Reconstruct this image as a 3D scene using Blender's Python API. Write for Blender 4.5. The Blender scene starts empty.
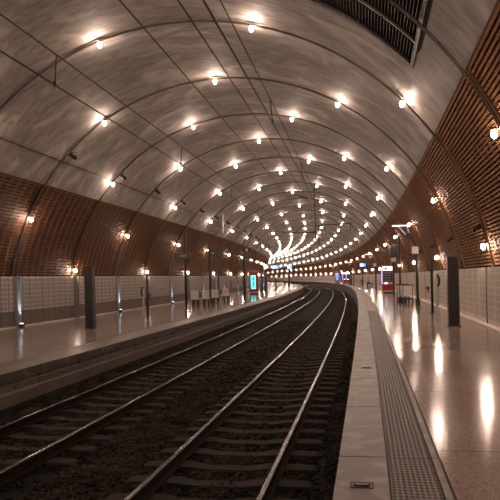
import bpy, bmesh, math, random
from mathutils import Vector, Matrix
random.seed(7)
sc = bpy.context.scene
COL = sc.collection
PI = math.pi

# ------------------------------------------------------------------ the tunnel's axis
TH = 0.149267
KS = (0.0004229, 0.0008216, 0.0011822, 0.001033, 0.0011715, 0.0011422)      # curvature every 40 m
def _k(s):
    i = min(int(s / 40), 5)
    return KS[5] if i == 5 else KS[i] + (KS[i + 1] - KS[i]) * (s / 40 - i)
def drift(s):                          # how far the tunnel's axis strays from the tracks'
    return 1.0242 * s / 100 - 1.8574 * (s / 100) ** 2 if s > 0 else 0.0
DS = 0.25
_S, _x, _y, _h = [0.0], [0.0], [0.0], [TH]
while _S[-1] < 362:
    s = _S[-1]; h = _h[-1]
    _x.append(_x[-1] + math.sin(h) * DS); _y.append(_y[-1] + math.cos(h) * DS)
    _h.append(h - .5 * (_k(s) + _k(s + DS)) * DS); _S.append(s + DS)
_X = [x + drift(s) * math.cos(h) for x, s, h in zip(_x, _S, _h)]
_Y = [y - drift(s) * math.sin(h) for y, s, h in zip(_y, _S, _h)]
_H = [math.atan2(_X[min(i + 1, len(_X) - 1)] - _X[max(i - 1, 0)], _Y[min(i + 1, len(_Y) - 1)] - _Y[max(i - 1, 0)]) for i in range(len(_X))]

def axis(s):
    if s <= 0:
        return s * math.sin(TH), s * math.cos(TH), TH
    i = min(int(s / DS), len(_S) - 2); t = s / DS - i
    f = lambda a: a[i] + (a[i + 1] - a[i]) * t
    return f(_X), f(_Y), f(_H)

def TO(s):                             # the tracks' sideways offset in tunnel coordinates
    return -drift(min(max(s, 0), 110))

def W(s, o, z):
    """tunnel coordinates (along the axis, to the right of it, height above the right platform) to world"""
    x, y, h = axis(s)
    return Vector((x + o * math.cos(h), y - o * math.sin(h), z))

EYE = 1.6359
ZL = -0.3144                      # left platform
ZR = -0.8431                      # rail top
OC, ZC, RV, RVZ = -6.066, EYE - 1.3839, 10.07, 10.06   # vault section
PIPE = .10                        # the rib pipes run this far below the vault
CR, CL = -2.011, -5.608           # track centres
TOPR, TOPL = 1.791, 1.9816        # tops of the panel walls
SEND = 345.0

def V(phi, dr=0.0):
    p = math.radians(phi)
    return OC + (RV - dr) * math.cos(p), ZC + (RVZ - dr) * math.sin(p)

# ------------------------------------------------------------------ materials
def newmat(name):
    m = bpy.data.materials.new(name); m.use_nodes = True
    nt = m.node_tree; b = nt.nodes['Principled BSDF']
    return m, nt, b

def flat(name, col, rough=0.5, metal=0.0, emit=0.0, ecol=None, spec=0.5, coat=0.0):
    m, nt, b = newmat(name)
    b.inputs['Base Color'].default_value = (*col, 1)
    b.inputs['Roughness'].default_value = rough
    b.inputs['Metallic'].default_value = metal
    b.inputs['Specular IOR Level'].default_value = spec
    b.inputs['Coat Weight'].default_value = coat
    if emit:
        b.inputs['Emission Color'].default_value = (*(ecol or col), 1)
        b.inputs['Emission Strength'].default_value = emit
    return m

def noisy(name, c1, c2, scale, stretch=(1, 1, 1), rough=(0.5, 0.7), detail=6, bump=0.0, c3=None, scale2=None, stretch2=(1, 1, 1),
          spec=0.5, coords='UV', amount3=0.5, lo=.3, hi=.7):
    m, nt, b = newmat(name); N = nt.nodes; L = nt.links
    tc = N.new('ShaderNodeTexCoord'); mp = N.new('ShaderNodeMapping'); mp.inputs['Scale'].default_value = stretch
    L.new(tc.outputs[coords], mp.inputs['Vector'])
    no = N.new('ShaderNodeTexNoise'); no.inputs['Scale'].default_value = scale; no.inputs['Detail'].default_value = detail
    no.inputs['Roughness'].default_value = .62
    L.new(mp.outputs[0], no.inputs['Vector'])
    cr = N.new('ShaderNodeValToRGB'); e = cr.color_ramp.elements
    e[0].color = (*c1, 1); e[0].position = lo; e[1].color = (*c2, 1); e[1].position = hi
    L.new(no.outputs[0], cr.inputs[0])
    out = cr.outputs[0]
    if c3:
        mp2 = N.new('ShaderNodeMapping'); mp2.inputs['Scale'].default_value = stretch2
        L.new(tc.outputs[coords], mp2.inputs['Vector'])
        n2 = N.new('ShaderNodeTexNoise'); n2.inputs['Scale'].default_value = scale2; n2.inputs['Detail'].default_value = 8
        n2.inputs['Distortion'].default_value = 1.2
        L.new(mp2.outputs[0], n2.inputs['Vector'])
        r2 = N.new('ShaderNodeValToRGB'); r2.color_ramp.elements[0].position = .5; r2.color_ramp.elements[1].position = .72
        r2.color_ramp.elements[1].color = (amount3, amount3, amount3, 1)
        L.new(n2.outputs[0], r2.inputs[0])
        mx = N.new('ShaderNodeMix'); mx.data_type = 'RGBA'
        L.new(r2.outputs[0], mx.inputs[0]); L.new(out, mx.inputs[6]); mx.inputs[7].default_value = (*c3, 1)
        out = mx.outputs[2]
    L.new(out, b.inputs['Base Color'])
    mr = N.new('ShaderNodeMapRange'); mr.inputs[1].default_value = .3; mr.inputs[2].default_value = .7
    mr.inputs[3].default_value = rough[0]; mr.inputs[4].default_value = rough[1]
    L.new(no.outputs[0], mr.inputs[0]); L.new(mr.outputs[0], b.inputs['Roughness'])
    b.inputs['Specular IOR Level'].default_value = spec
    if bump:
        bp = N.new('ShaderNodeBump'); bp.inputs['Strength'].default_value = bump; bp.inputs['Distance'].default_value = .02
        L.new(no.outputs[0], bp.inputs['Height']); L.new(bp.outputs[0], b.inputs['Normal'])
    return m

def terrazzo(name):
    m, nt, b = newmat(name); N = nt.nodes; L = nt.links
    tc = N.new('ShaderNodeTexCoord')
    vo = N.new('ShaderNodeTexVoronoi'); vo.inputs['Scale'].default_value = 85
    L.new(tc.outputs['UV'], vo.inputs['Vector'])
    cr = N.new('ShaderNodeValToRGB'); cr.color_ramp.interpolation = 'CONSTANT'
    e = cr.color_ramp.elements; e[0].color = (.37, .295, .255, 1); e[1].position = .55; e[1].color = (.45, .365, .32, 1)
    x = e.new(.82); x.color = (.26, .20, .17, 1)
    sep = N.new('ShaderNodeSeparateColor'); L.new(vo.outputs['Color'], sep.inputs[0]); L.new(sep.outputs[0], cr.inputs[0])
    no = N.new('ShaderNodeTexNoise'); no.inputs['Scale'].default_value = .6; no.inputs['Detail'].default_value = 5
    L.new(tc.outputs['UV'], no.inputs['Vector'])
    mx = N.new('ShaderNodeMix'); mx.data_type = 'RGBA'; mx.blend_type = 'MULTIPLY'; mx.inputs[0].default_value = .35
    L.new(cr.outputs[0], mx.inputs[6]); L.new(no.outputs[0], mx.inputs[7])
    # joints of the floor slabs
    br = N.new('ShaderNodeTexBrick'); br.offset = 0; br.inputs['Scale'].default_value = 1
    br.inputs['Mortar Size'].default_value = .006; br.inputs['Brick Width'].default_value = 2.665; br.inputs['Row Height'].default_value = 1.65
    br.inputs['Color1'].default_value = br.inputs['Color2'].default_value = (1, 1, 1, 1); br.inputs['Mortar'].default_value = (.35, .3, .28, 1)
    L.new(tc.outputs['UV'], br.inputs['Vector'])
    m2 = N.new('ShaderNodeMix'); m2.data_type = 'RGBA'; m2.blend_type = 'MULTIPLY'; m2.inputs[0].default_value = 1
    L.new(mx.outputs[2], m2.inputs[6]); L.new(br.outputs['Color'], m2.inputs[7])
    L.new(m2.outputs[2], b.inputs['Base Color'])
    mr = N.new('ShaderNodeMapRange'); mr.inputs[1].default_value = .3; mr.inputs[2].default_value = .7
    mr.inputs[3].default_value = .125; mr.inputs[4].default_value = .16
    L.new(no.outputs[0], mr.inputs[0]); L.new(mr.outputs[0], b.inputs['Roughness'])
    b.inputs['Specular IOR Level'].default_value = .27
    return m

M = {}
M['vault'] = noisy('board_marked_concrete', (.15, .132, .122), (.37, .332, .308), 1.5, (3.4, .85, 1), (.6, .8), 10, .35,
                   c3=(.56, .52, .49), scale2=.6, stretch2=(1.3, .7, 1), amount3=.75)
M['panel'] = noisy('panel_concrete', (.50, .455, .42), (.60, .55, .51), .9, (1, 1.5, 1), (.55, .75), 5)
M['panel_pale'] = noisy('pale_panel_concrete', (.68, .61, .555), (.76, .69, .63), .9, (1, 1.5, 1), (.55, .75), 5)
M['pad_pale'] = noisy('pale_panel_pads', (.53, .47, .425), (.61, .54, .49), 1.3, (1, 1, 1), (.6, .8), 5)  # shade of a recess put into the colour, darker than the panel
M['pad'] = noisy('panel_pad_concrete', (.31, .277, .255), (.39, .35, .325), 1.3, (1, 1, 1), (.6, .8), 5)  # darkened in colour to look recessed, as frontal light hides the relief
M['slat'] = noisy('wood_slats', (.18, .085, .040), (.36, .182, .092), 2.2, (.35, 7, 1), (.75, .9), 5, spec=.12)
M['slat_dim'] = noisy('dimmed_wood_slats', (.065, .030, .015), (.15, .070, .034), 2.2, (.5, 7, 1), (.6, .8), 5, spec=.2)  # same wood as the right slats, the dimmer left light put into its colour
M['back'] = flat('dark_backing', (.022, .012, .008), .8)
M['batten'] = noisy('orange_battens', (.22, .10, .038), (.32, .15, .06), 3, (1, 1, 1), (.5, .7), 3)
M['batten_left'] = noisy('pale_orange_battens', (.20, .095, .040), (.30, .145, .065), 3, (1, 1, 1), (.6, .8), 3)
M['terrazzo'] = terrazzo('polished_terrazzo')
M['coping'] = noisy('edge_slab_concrete', (.078, .060, .050), (.145, .115, .098), 2.6, (.8, 1.6, 1), (.34, .5), 8, 0, spec=.3,
                    c3=(.25, .205, .18), scale2=2.2, amount3=.7)
M['tactile'] = noisy('tactile_concrete', (.085, .069, .06), (.14, .116, .102), 3, (1, 1, 1), (.4, .5), 4, spec=.3)
M['groove'] = flat('dark_joint', (.02, .016, .014), .7)
M['face'] = noisy('platform_face_concrete', (.10, .08, .068), (.19, .155, .135), 1.2, (.7, 3, 1), (.6, .8), 7, .15)
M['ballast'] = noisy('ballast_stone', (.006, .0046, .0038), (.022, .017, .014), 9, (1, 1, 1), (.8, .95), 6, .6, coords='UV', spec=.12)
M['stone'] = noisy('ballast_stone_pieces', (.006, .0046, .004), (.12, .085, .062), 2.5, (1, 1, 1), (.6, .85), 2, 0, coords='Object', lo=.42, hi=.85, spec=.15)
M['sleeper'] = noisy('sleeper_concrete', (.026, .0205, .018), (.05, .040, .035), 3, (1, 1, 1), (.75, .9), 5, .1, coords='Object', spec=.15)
M['rail_head'] = flat('polished_rail_head', (.02, .016, .014), .25, 0, spec=.6)
M['rail_web'] = flat('rusty_rail_web', (.018, .010, .008), .8, 0, spec=.15)
M['pipe'] = flat('dull_steel_pipe', (.15, .13, .115), .3, .85)
M['post'] = flat('grey_channel_steel', (.24, .225, .215), .5, .3)
M['black'] = flat('black_metal', (.018, .017, .017), .42)
M['dark'] = flat('dark_grey_metal', (.028, .024, .022), .45, .2)
M['edge'] = flat('dark_grey_metal_edging', (.085, .072, .064), .38, .5)
M['grey'] = flat('grey_metal', (.25, .235, .225), .42, .4)
M['light'] = flat('pale_grey_metal', (.50, .47, .44), .4, .2)
M['plate'] = flat('pale_sign_plate', (.52, .46, .42), .5)
M['mesh'] = flat('perforated_grey_metal', (.74, .69, .65), .5, 0)
M['strut'] = flat('white_painted_tube', (.8, .78, .76), .4)
M['red'] = flat('red_paint', (.42, .012, .016), .35)
M['darkred'] = flat('dark_red_paint', (.20, .008, .012), .35)
M['rubber'] = flat('black_rubber', (.012, .012, .012), .7)
M['wire'] = flat('dark_copper_wire', (.02, .014, .012), .5, .4)
M['navy'] = flat('dark_blue_panel', (.012, .022, .07), .3)
M['louvre'] = flat('dark_louvre_metal', (.035, .029, .026), .5, .3)
M['void'] = flat('black_void', (.006, .005, .005), .9)
M['bulb'] = flat('glowing_lamp_glass', (1, .93, .82), .3, 0, 400.0, (1.0, .735, .575))
M['cap'] = flat('lamp_socket', (.05, .042, .038), .45, .4)
M['led'] = flat('cool_light_bar', (.9, .93, 1), .3, 0, 2.6, (.74, .82, 1))
M['uplens'] = flat('cool_uplight_lens', (.8, .9, 1), .3, 0, 9, (.62, .8, 1))
M['cyan'] = flat('cyan_screen', (.1, .5, .6), .2, 0, 2.6, (.10, .74, .92))
M['cyan_dark'] = flat('screen_blocks', (.02, .10, .16), .2, 0, .3, (.02, .18, .30))
M['blue'] = flat('blue_screen', (.03, .1, .5), .2, 0, 2.6, (.07, .25, 1))
M['bluewhite'] = flat('pale_blue_screen', (.5, .7, .9), .2, 0, 4.0, (.5, .78, 1))
M['header'] = flat('lit_white_header', (.9, .95, 1), .3, 0, 1.1, (.86, .95, 1))
M['violet'] = flat('violet_light_strip', (.4, .3, .9), .3, 0, 2.2, (.42, .30, .95))
M['shelf'] = flat('dim_products', (.10, .075, .07), .4, 0, .06, (.9, .7, .6))
M['glass'] = flat('dark_glass', (.02, .016, .016), .08, 0)
M['skin'] = flat('skin', (.50, .30, .22), .6)
M['cloth_light'] = flat('pale_pink_cloth', (.55, .40, .36), .8)
M['cloth_dark'] = flat('black_cloth', (.02, .02, .022), .8)
M['cloth_red'] = flat('dark_red_cloth', (.14, .03, .03), .8)
M['hair'] = flat('dark_hair', (.02, .013, .01), .6)
M['white'] = flat('white_print', (.7, .68, .66), .5)

# ------------------------------------------------------------------ object helpers
def link(name, me, mat=None, parent=None, loc=None, rotz=0.0):
    o = bpy.data.objects.new(name, me); COL.objects.link(o)
    if me is not None and mat is not None and not me.materials:
        for mm in (mat if isinstance(mat, (list, tuple)) else [mat]): me.materials.append(mm)
    if parent is not None: o.parent = parent
    if loc is not None: o.location = loc; o.rotation_euler[2] = rotz
    return o

def tag(o, label=None, cat=None, group=None, kind=None):
    if label: o['label'] = label
    if cat: o['category'] = cat
    if group: o['group'] = group
    if kind: o['kind'] = kind
    return o

def thing(name, label, cat, s, o_, z=0.0, group=None, rz=0.0):
    x, y, h = axis(s)
    e = bpy.data.objects.new(name, None); COL.objects.link(e)
    e.location = W(s, o_, z); e.rotation_euler = (0, 0, -h + rz); e.empty_display_size = .2
    return tag(e, label, cat, group)

def copy_thing(root, label, s, o_, z=0.0, rz=0.0):
    x, y, h = axis(s)
    def cp(o, parent):
        c = o.copy(); COL.objects.link(c)
        if parent is not None: c.parent = parent
        for k in list(o.children): cp(k, c)
        return c
    r = cp(root, None); r.location = W(s, o_, z); r.rotation_euler = (0, 0, -h + rz); r['label'] = label
    return r

class MB:
    def __init__(self): self.v = []; self.f = []; self.uv = []; self.mi = []
    def add(self, verts, faces, mi=0):
        n = len(self.v); self.v += [tuple(p) for p in verts]
        self.f += [tuple(i + n for i in f) for f in faces]; self.mi += [mi] * len(faces)
    def box(self, x0, x1, y0, y1, z0, z1, mi=0):
        p = [(x, y, z) for z in (z0, z1) for y in (y0, y1) for x in (x0, x1)]
        self.add(p, [(0, 2, 3, 1), (4, 5, 7, 6), (0, 1, 5, 4), (1, 3, 7, 5), (3, 2, 6, 7), (2, 0, 4, 6)], mi)
    def hexa(self, p, mi=0):
        self.add(p, [(0, 2, 3, 1), (4, 5, 7, 6), (0, 1, 5, 4), (1, 3, 7, 5), (3, 2, 6, 7), (2, 0, 4, 6)], mi)
    def tube(self, pts, r, n=8, caps=True, mi=0):
        pts = [Vector(p) for p in pts]; rs = r if isinstance(r, (list, tuple)) else [r] * len(pts)
        base = len(self.v); k = len(pts)
        t0 = (pts[1] - pts[0]).normalized()
        up = Vector((0, 0, 1)) if abs(t0.z) < .9 else Vector((1, 0, 0))
        a = t0.cross(up).normalized()
        for i, p in enumerate(pts):
            t = (pts[min(i + 1, k - 1)] - pts[max(i - 1, 0)]).normalized()
            a = (a - t * a.dot(t)).normalized(); b = t.cross(a)
            for j in range(n):
                an = 2 * PI * j / n
                self.v.append(tuple(p + (a * math.cos(an) + b * math.sin(an)) * rs[i]))
        for i in range(k - 1):
            for j in range(n):
                self.f.append((base + i * n + j, base + i * n + (j + 1) % n, base + (i + 1) * n + (j + 1) % n, base + (i + 1) * n + j)); self.mi.append(mi)
        if caps:
            self.f.append(tuple(base + j for j in reversed(range(n)))); self.mi.append(mi)
            self.f.append(tuple(base + (k - 1) * n + j for j in range(n))); self.mi.append(mi)
    def bar(self, p, q, w, h=None, mi=0):
        """a square bar from p to q"""
        h = h or w; p = Vector(p); q = Vector(q); t = (q - p).normalized()
        up = Vector((0, 0, 1)) if abs(t.z) < .95 else Vector((0, 1, 0))
        a = t.cross(up).normalized() * w / 2; b = a.cross(t).normalized() * h / 2
        self.hexa([p - a - b, p + a - b, p - a + b, p + a + b, q - a - b, q + a - b, q - a + b, q + a + b], mi)
    def lathe(self, prof, n=16, c=(0, 0, 0), mi=0):
        base = len(self.v); k = len(prof)
        for r, z in prof:
            for j in range(n):
                a = 2 * PI * j / n; self.v.append((c[0] + r * math.cos(a), c[1] + r * math.sin(a), c[2] + z))
        for i in range(k - 1):
            for j in range(n):
                self.f.append((base + i * n + j, base + i * n + (j + 1) % n, base + (i + 1) * n + (j + 1) % n, base + (i + 1) * n + j)); self.mi.append(mi)
        self.f.append(tuple(base + j for j in reversed(range(n)))); self.mi.append(mi)
        self.f.append(tuple(base + (k - 1) * n + j for j in range(n))); self.mi.append(mi)
    def mesh(self, name, smooth=False):
        me = bpy.data.meshes.new(name); me.from_pydata(self.v, [], self.f); me.update()
        if any(self.mi): me.polygons.foreach_set('material_index', self.mi)
        if smooth: me.polygons.foreach_set('use_smooth', [True] * len(me.polygons))
        return me
    def build(self, name, mat, parent=None, smooth=False, bevel=0.0):
        me = self.mesh(name, smooth); o = link(name, me, mat, parent)
        if bevel:
            b = o.modifiers.new('bevel', 'BEVEL'); b.width = bevel; b.segments = 2; b.limit_method = 'ANGLE'
        return o

def rng(s0, s1, near=1.0, far=3.0, split=120.0, extra=()):
    out = []; s = s0
    while s < s1:
        out.append(s); s += near if s < split else far
    out.append(s1)
    return sorted(set(out) | set(e for e in extra if s0 < e < s1))

def sweep(name, prof, ss, mat, closed=False, smooth=False, skip=None, kind='structure', parent=None, uv0=0.0, track=False):
    """a profile of (o, z) points carried along the tunnel; UV = metres along and around"""
    k = len(prof); vs = []
    for s in ss:
        x, y, h = axis(s); c, sn = math.cos(h), math.sin(h)
        for q in prof:
            o = q[0] + (TO(s) if track or len(q) > 2 else 0.0); vs.append((x + o * c, y - o * sn, q[1]))
    arc = [uv0]
    for i in range(1, k + 1):
        a, b = prof[i - 1], prof[i % k]; arc.append(arc[-1] + math.hypot(b[0] - a[0], b[1] - a[1]))
    fs = []; uvs = []
    for i in range(len(ss) - 1):
        for j in range(k if closed else k - 1):
            if skip and skip(.5 * (ss[i] + ss[i + 1]), j): continue
            j2 = (j + 1) % k
            fs.append((i * k + j, i * k + j2, (i + 1) * k + j2, (i + 1) * k + j))
            uvs += [ss[i], arc[j], ss[i], arc[j + 1], ss[i + 1], arc[j + 1], ss[i + 1], arc[j]]
    if closed:
        for base, rev in ((0, False), ((len(ss) - 1) * k, True)):
            f = list(range(base, base + k)); f = f[::-1] if not rev else f
            fs.append(tuple(f)); uvs += [v for j in range(k) for v in (0.0, arc[j])]
    me = bpy.data.meshes.new(name); me.from_pydata(vs, [], fs); me.update()
    ul = me.uv_layers.new(name='UVMap'); ul.data.foreach_set('uv', uvs)
    if smooth: me.polygons.foreach_set('use_smooth', [True] * len(me.polygons))
    o = link(name, me, mat, parent)
    if parent is None and kind: o['kind'] = kind
    return o

# ------------------------------------------------------------------ rib stations
RIB0, RIBP = 12.5486, 5.4021
def rib_s(k): return RIB0 + RIBP * k
NRIB = 62
S0 = -24.0
WOOD_R, WOOD_L = 35.3, 144.6
PHI_R = math.degrees(math.asin((TOPR - ZC) / RVZ))          # top of the right panel wall
PHI_L = 180 - math.degrees(math.asin((TOPL - ZC) / RVZ))
OWR, OWL = 3.571, -15.720

# ------------------------------------------------------------------ ceiling: concrete vault with the louvre opening
GS0, GS1, GP0, GP1 = 8.4, 15.24, 43.1, 84.0
phis = sorted(set([WOOD_R + (WOOD_L - WOOD_R) * i / 72 for i in range(73)] + [GP0, GP1]))
prof_in = [V(p) for p in phis]
prof_out = [V(p, -.35) for p in reversed(phis)]
ss = rng(S0, SEND, 1.0, 2.5, 130, (GS0, GS1))
np_ = len(phis)
def hole(s, j):
    if not (GS0 < s < GS1): return False
    if j < np_ - 1: return GP0 <= .5 * (phis[j] + phis[j + 1]) <= GP1
    q = j - np_
    if 0 <= q < np_ - 1:
        r = list(reversed(phis)); return GP0 <= .5 * (r[q] + r[q + 1]) <= GP1
    return False
ceil = sweep('ceiling', prof_in + prof_out, ss, M['vault'], closed=True, smooth=False, skip=hole)

# shaft above the louvre
gph = [GP0 + (GP1 - GP0) * i / 24 for i in range(25)]
sh = MB()
def arc_strip(mb, pa, pb, ra, rb, sa, sb, mi=0):
    """a curved solid between two angles, two depths below the vault and two stations"""
    n = max(2, int(abs(pb - pa) / 1.5) + 1); sm = .5 * (sa + sb)
    g = []
    for i in range(n + 1):
        p = pa + (pb - pa) * i / n
        g.append([W(s, *V(p, r)) for s in (sa, sb) for r in (ra, rb)])
    base = len(mb.v)
    for q in g: mb.v += [tuple(v) for v in q]
    for i in range(n):
        a = base + 4 * i; b = a + 4
        for u, w in ((0, 1), (1, 3), (3, 2), (2, 0)):
            mb.f.append((a + u, a + w, b + w, b + u)); mb.mi.append(mi)
    mb.f.append((base, base + 2, base + 3, base + 1)); mb.mi.append(mi)
    e = base + 4 * n; mb.f.append((e, e + 1, e + 3, e + 2)); mb.mi.append(mi)
arc_strip(sh, GP0 - 1, GP1 + 1, -.95, -.85, GS0 - .1, GS1 + .1)
arc_strip(sh, GP0, GP1, -.85, -.002, GS0 - .12, GS0 - .002); arc_strip(sh, GP0, GP1, -.85, -.002, GS1 + .002, GS1 + .12)
arc_strip(sh, GP0 - .6, GP0 - .02, -.85, -.002, GS0, GS1); arc_strip(sh, GP1 + .02, GP1 + .6, -.85, -.002, GS0, GS1)
tag(sh.build('ceiling_shaft', M['void']), kind='structure')

grille = thing('ceiling_grille', 'big dark louvred ventilation grille set into the vault at upper right', 'grille', 14.0, .9, V(50)[1])
gm = grille.matrix_basis.copy(); ginv = None
def to_local(mb, root):
    bpy.context.view_layer.update()
    inv = root.matrix_world.inverted(); mb.v = [tuple(inv @ Vector(v)) for v in mb.v]; return mb
sl = MB()
n = int((GP1 - GP0) / .56)
for i in range(n):
    p = GP0 + .5 + (GP1 - GP0 - 1.0) * (i + .5) / n
    a = [W(s, *V(q, r)) for s in (GS0 + .05, GS1 - .06) for r, q in ((-.16, p + .02), (-.16, p + .12), (-.03, p + .10), (-.03, p + .20))]
    sl.hexa([a[0], a[1], a[2], a[3], a[4], a[5], a[6], a[7]])
to_local(sl, grille).build('slats', M['louvre'], grille)
fr = MB()
arc_strip(fr, GP0, GP1, -.05, .03, GS1 - .10, GS1 - .003); arc_strip(fr, GP0, GP1, -.05, .03, GS0 + .003, GS0 + .10)
arc_strip(fr, GP0 + .02, GP0 + .6, -.05, .03, GS0 + .1, GS1 - .1); arc_strip(fr, GP1 - .6, GP1 - .02, -.05, .03, GS0 + .1, GS1 - .1)
to_local(fr, grille).build('frame', M['dark'], grille)
for s in (13.8, 10.4):
    cb = MB(); arc_strip(cb, GP0 + .5, GP1 - .5, -.03, .02, s - .03, s + .03)
    to_local(cb, grille).build('crossbar', M['edge'], grille)

# ------------------------------------------------------------------ side walls
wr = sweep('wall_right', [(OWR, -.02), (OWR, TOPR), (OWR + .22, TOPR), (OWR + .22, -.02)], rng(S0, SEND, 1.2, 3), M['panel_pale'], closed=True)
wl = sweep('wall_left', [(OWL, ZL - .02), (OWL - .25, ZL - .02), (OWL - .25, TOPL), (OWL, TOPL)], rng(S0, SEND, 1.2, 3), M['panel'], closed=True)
def wbox(mb, s0, s1, o0, o1, z0, z1, mi=0):
    p = [W(s, o, z) for z in (z0, z1) for s in (s0, s1) for o in (o0, o1)]
    mb.hexa([p[0], p[1], p[2], p[3], p[4], p[5], p[6], p[7]], mi)
pads = MB(); pj = MB()
for k in range(-3, 26):
    for c in range(5):
        sa = rib_s(k) + .12 + c * RIBP / 5
        for r in range(8):
            z0 = .22 + r * .2
            wbox(pads, sa + .04, sa + .43, OWR - .014, OWR, z0, z0 + .165)
            wbox(pads, sa + .49, sa + .88, OWR - .014, OWR, z0, z0 + .165)
    wbox(pj, rib_s(k) - .045, rib_s(k) + .045, OWR - .02, OWR, 0, TOPR)
    for c in range(1, 3): wbox(pj, rib_s(k) + c * RIBP / 3 - .012, rib_s(k) + c * RIBP / 3 + .012, OWR - .004, OWR, 0, TOPR)
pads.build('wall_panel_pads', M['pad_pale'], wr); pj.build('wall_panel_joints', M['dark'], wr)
pads = MB(); pj = MB()
for k in range(-2, 30):
    for c in range(10):
        sa = rib_s(k) + c * RIBP / 10
        for r in range(7):
            z0 = ZL + .80 + r * .207
            wbox(pads, sa + .07, sa + .27, OWL, OWL + .016, z0, z0 + .16)
            wbox(pads, sa + .29, sa + .47, OWL, OWL + .016, z0, z0 + .16)
        wbox(pj, sa - .014, sa + .014, OWL, OWL + (.008 if c % 2 else .012), ZL, TOPL)
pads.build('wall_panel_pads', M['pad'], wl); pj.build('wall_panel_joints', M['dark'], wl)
pl_ = MB()
for k in range(-10, 200): wbox(pl_, k * 1.35, k * 1.35 + 1.34, OWL, OWL + .008, ZL, ZL + .74)
pl_.build('wall_plinth', M['face'], wl)
# base kerb of the right wall
sweep('baseboard_right', [(OWR - .16, .001), (OWR - .16, .05), (OWR - .002, .07), (OWR - .002, .001)], rng(S0, SEND, 1.2, 3), M['panel_pale'], closed=True)
sweep('baseboard_left', [(OWL + .01, ZL + .001), (OWL + .01, ZL + .06), (OWL + .10, ZL + .05), (OWL + .10, ZL + .001)], rng(S0, SEND, 1.2, 3), M['panel'], closed=True)
wb = MB(); wbox(wb, S0 - .4, S0 - .02, OWL - 2, OWR + 2, -1.6, 12); tag(wb.build('back_light_blocker', M['panel']), kind='structure')  # back one: unseen, added across the tunnel to keep world light out
wb = MB(); wbox(wb, SEND + .02, SEND + .4, OWL - 2, OWR + 2, -1.6, 12); tag(wb.build('wall_front', M['void']), kind='structure')

# ------------------------------------------------------------------ wood cladding on both haunches
def cladding(side, pa, pb, smat):
    up = sweep('wall_upper_' + side, [V(pa + (pb - pa) * i / 10, -.03) for i in range(11)] + [V(pb - (pb - pa) * i / 10, -.30) for i in range(11)],
               rng(S0, SEND, 1.2, 3), M['back'], closed=True)
    sm = MB(); uvs = []
    pitch = .113 if side == 'right' else .148
    n = int(abs(pb - pa) * math.radians(1) * RV / pitch)
    half = math.degrees((.029 if side == 'right' else .05) / RV); dd = .045
    for k in range(-7, NRIB):
        a, b = rib_s(k), rib_s(k + 1)
        if b > SEND: break
        if a < S0: continue
        ga = .17 if side == 'right' else .09
        for i in range(n):
            p = pa + (pb - pa) * (i + .5) / n
            q = [W(s, *V(p + d, r)) for s in (a + ga, b - ga) for r in (-.03, dd) for d in (-half, half)]
            base = len(sm.v); sm.v += [tuple(v) for v in q]
            for f in ((2, 3, 7, 6), (0, 2, 6, 4), (3, 1, 5, 7), (0, 1, 3, 2), (4, 6, 7, 5)):
                sm.f.append(tuple(base + u for u in f)); sm.mi.append(0)
                for u in f: uvs += [(b if u >= 4 else a) + i * 7.31, i * .113 + (.068 if u & 1 else 0) + (.03 if u & 2 else 0)]
    me = sm.mesh('slats'); ul = me.uv_layers.new(name='UVMap'); ul.data.foreach_set('uv', uvs)
    link('slats', me, smat, up)
    bt = MB()
    for k in range(-4, 34):
        for c in range(1, 10):
            s = rib_s(k) + c * RIBP / 10
            arc_strip(bt, pa, pb, -.03, .012 if side == 'right' else dd + .003, s - .016, s + .016)
    bt.build('battens', M['batten'] if side == 'right' else M['batten_left'], up)
    return up
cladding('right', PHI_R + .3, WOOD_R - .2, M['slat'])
cladding('left', PHI_L - .3, WOOD_L + .2, M['slat_dim'])
# lintel trims where the wood meets the concrete
for nm, p, d in (('trim_1', WOOD_R, -.25), ('trim_2', WOOD_L, .25)):
    a, b = V(p, .03), V(p + d, .03); c, e = V(p + d, -.05), V(p, -.05)
    sweep(nm, [a, b, c, e], rng(S0, SEND, 1.2, 3), M['slat_dim'], closed=True)

# ------------------------------------------------------------------ platforms
sweep('floor_right', [(.60, 0, 1), (OWR, 0), (OWR, -.3), (.60, -.3, 1)], rng(S0, SEND, 1.0, 3), M['terrazzo'], closed=True)
sweep('floor_left', [(-8.89, ZL, 1), (-8.89, ZL - .3, 1), (OWL, ZL - .3), (OWL, ZL)], rng(S0, SEND, 1.0, 3), M['terrazzo'], closed=True)
def slab_row(name, oa, ob, z, mat, s0, s1, step, th=.2, gap=.008):
    """edge slabs laid end to end, with open joints"""
    mb = MB(); uv = []
    s = s0
    while s < s1:
        q = [W(t, o + TO(t), zz) for zz in (z - th, z) for t in (s + gap, s + step - gap) for o in (oa, ob)]
        mb.hexa(q)
        for f in mb.f[-6:]:
            for u in f:
                u = u % 8; uv += [s * 1.37 + (step if u & 2 else 0), (ob - oa if u & 1 else 0) + (th if u & 4 else 0)]
        s += step
    me = mb.mesh(name); ul = me.uv_layers.new(name='UVMap'); ul.data.foreach_set('uv', uv)
    o = link(name, me, mat); o['kind'] = 'structure'; return o
slab_row('trim_3', -.289, .130, 0, M['coping'], -16.35, 330, 1.95)
slab_row('trim_4', .145, .515, -.004, M['tactile'], -16.35, 330, 1.95, gap=.004)
slab_row('trim_5', .53, .584, 0, M['coping'], -16.35, 330, 1.95, gap=.003)
sweep('trim_6', [(-.25, -.012), (.60, -.012), (.60, -.3), (-.25, -.3)], rng(S0, SEND, 1.2, 3), M['groove'], closed=True, track=True)
tb = MB()
s = 2.6
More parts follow.
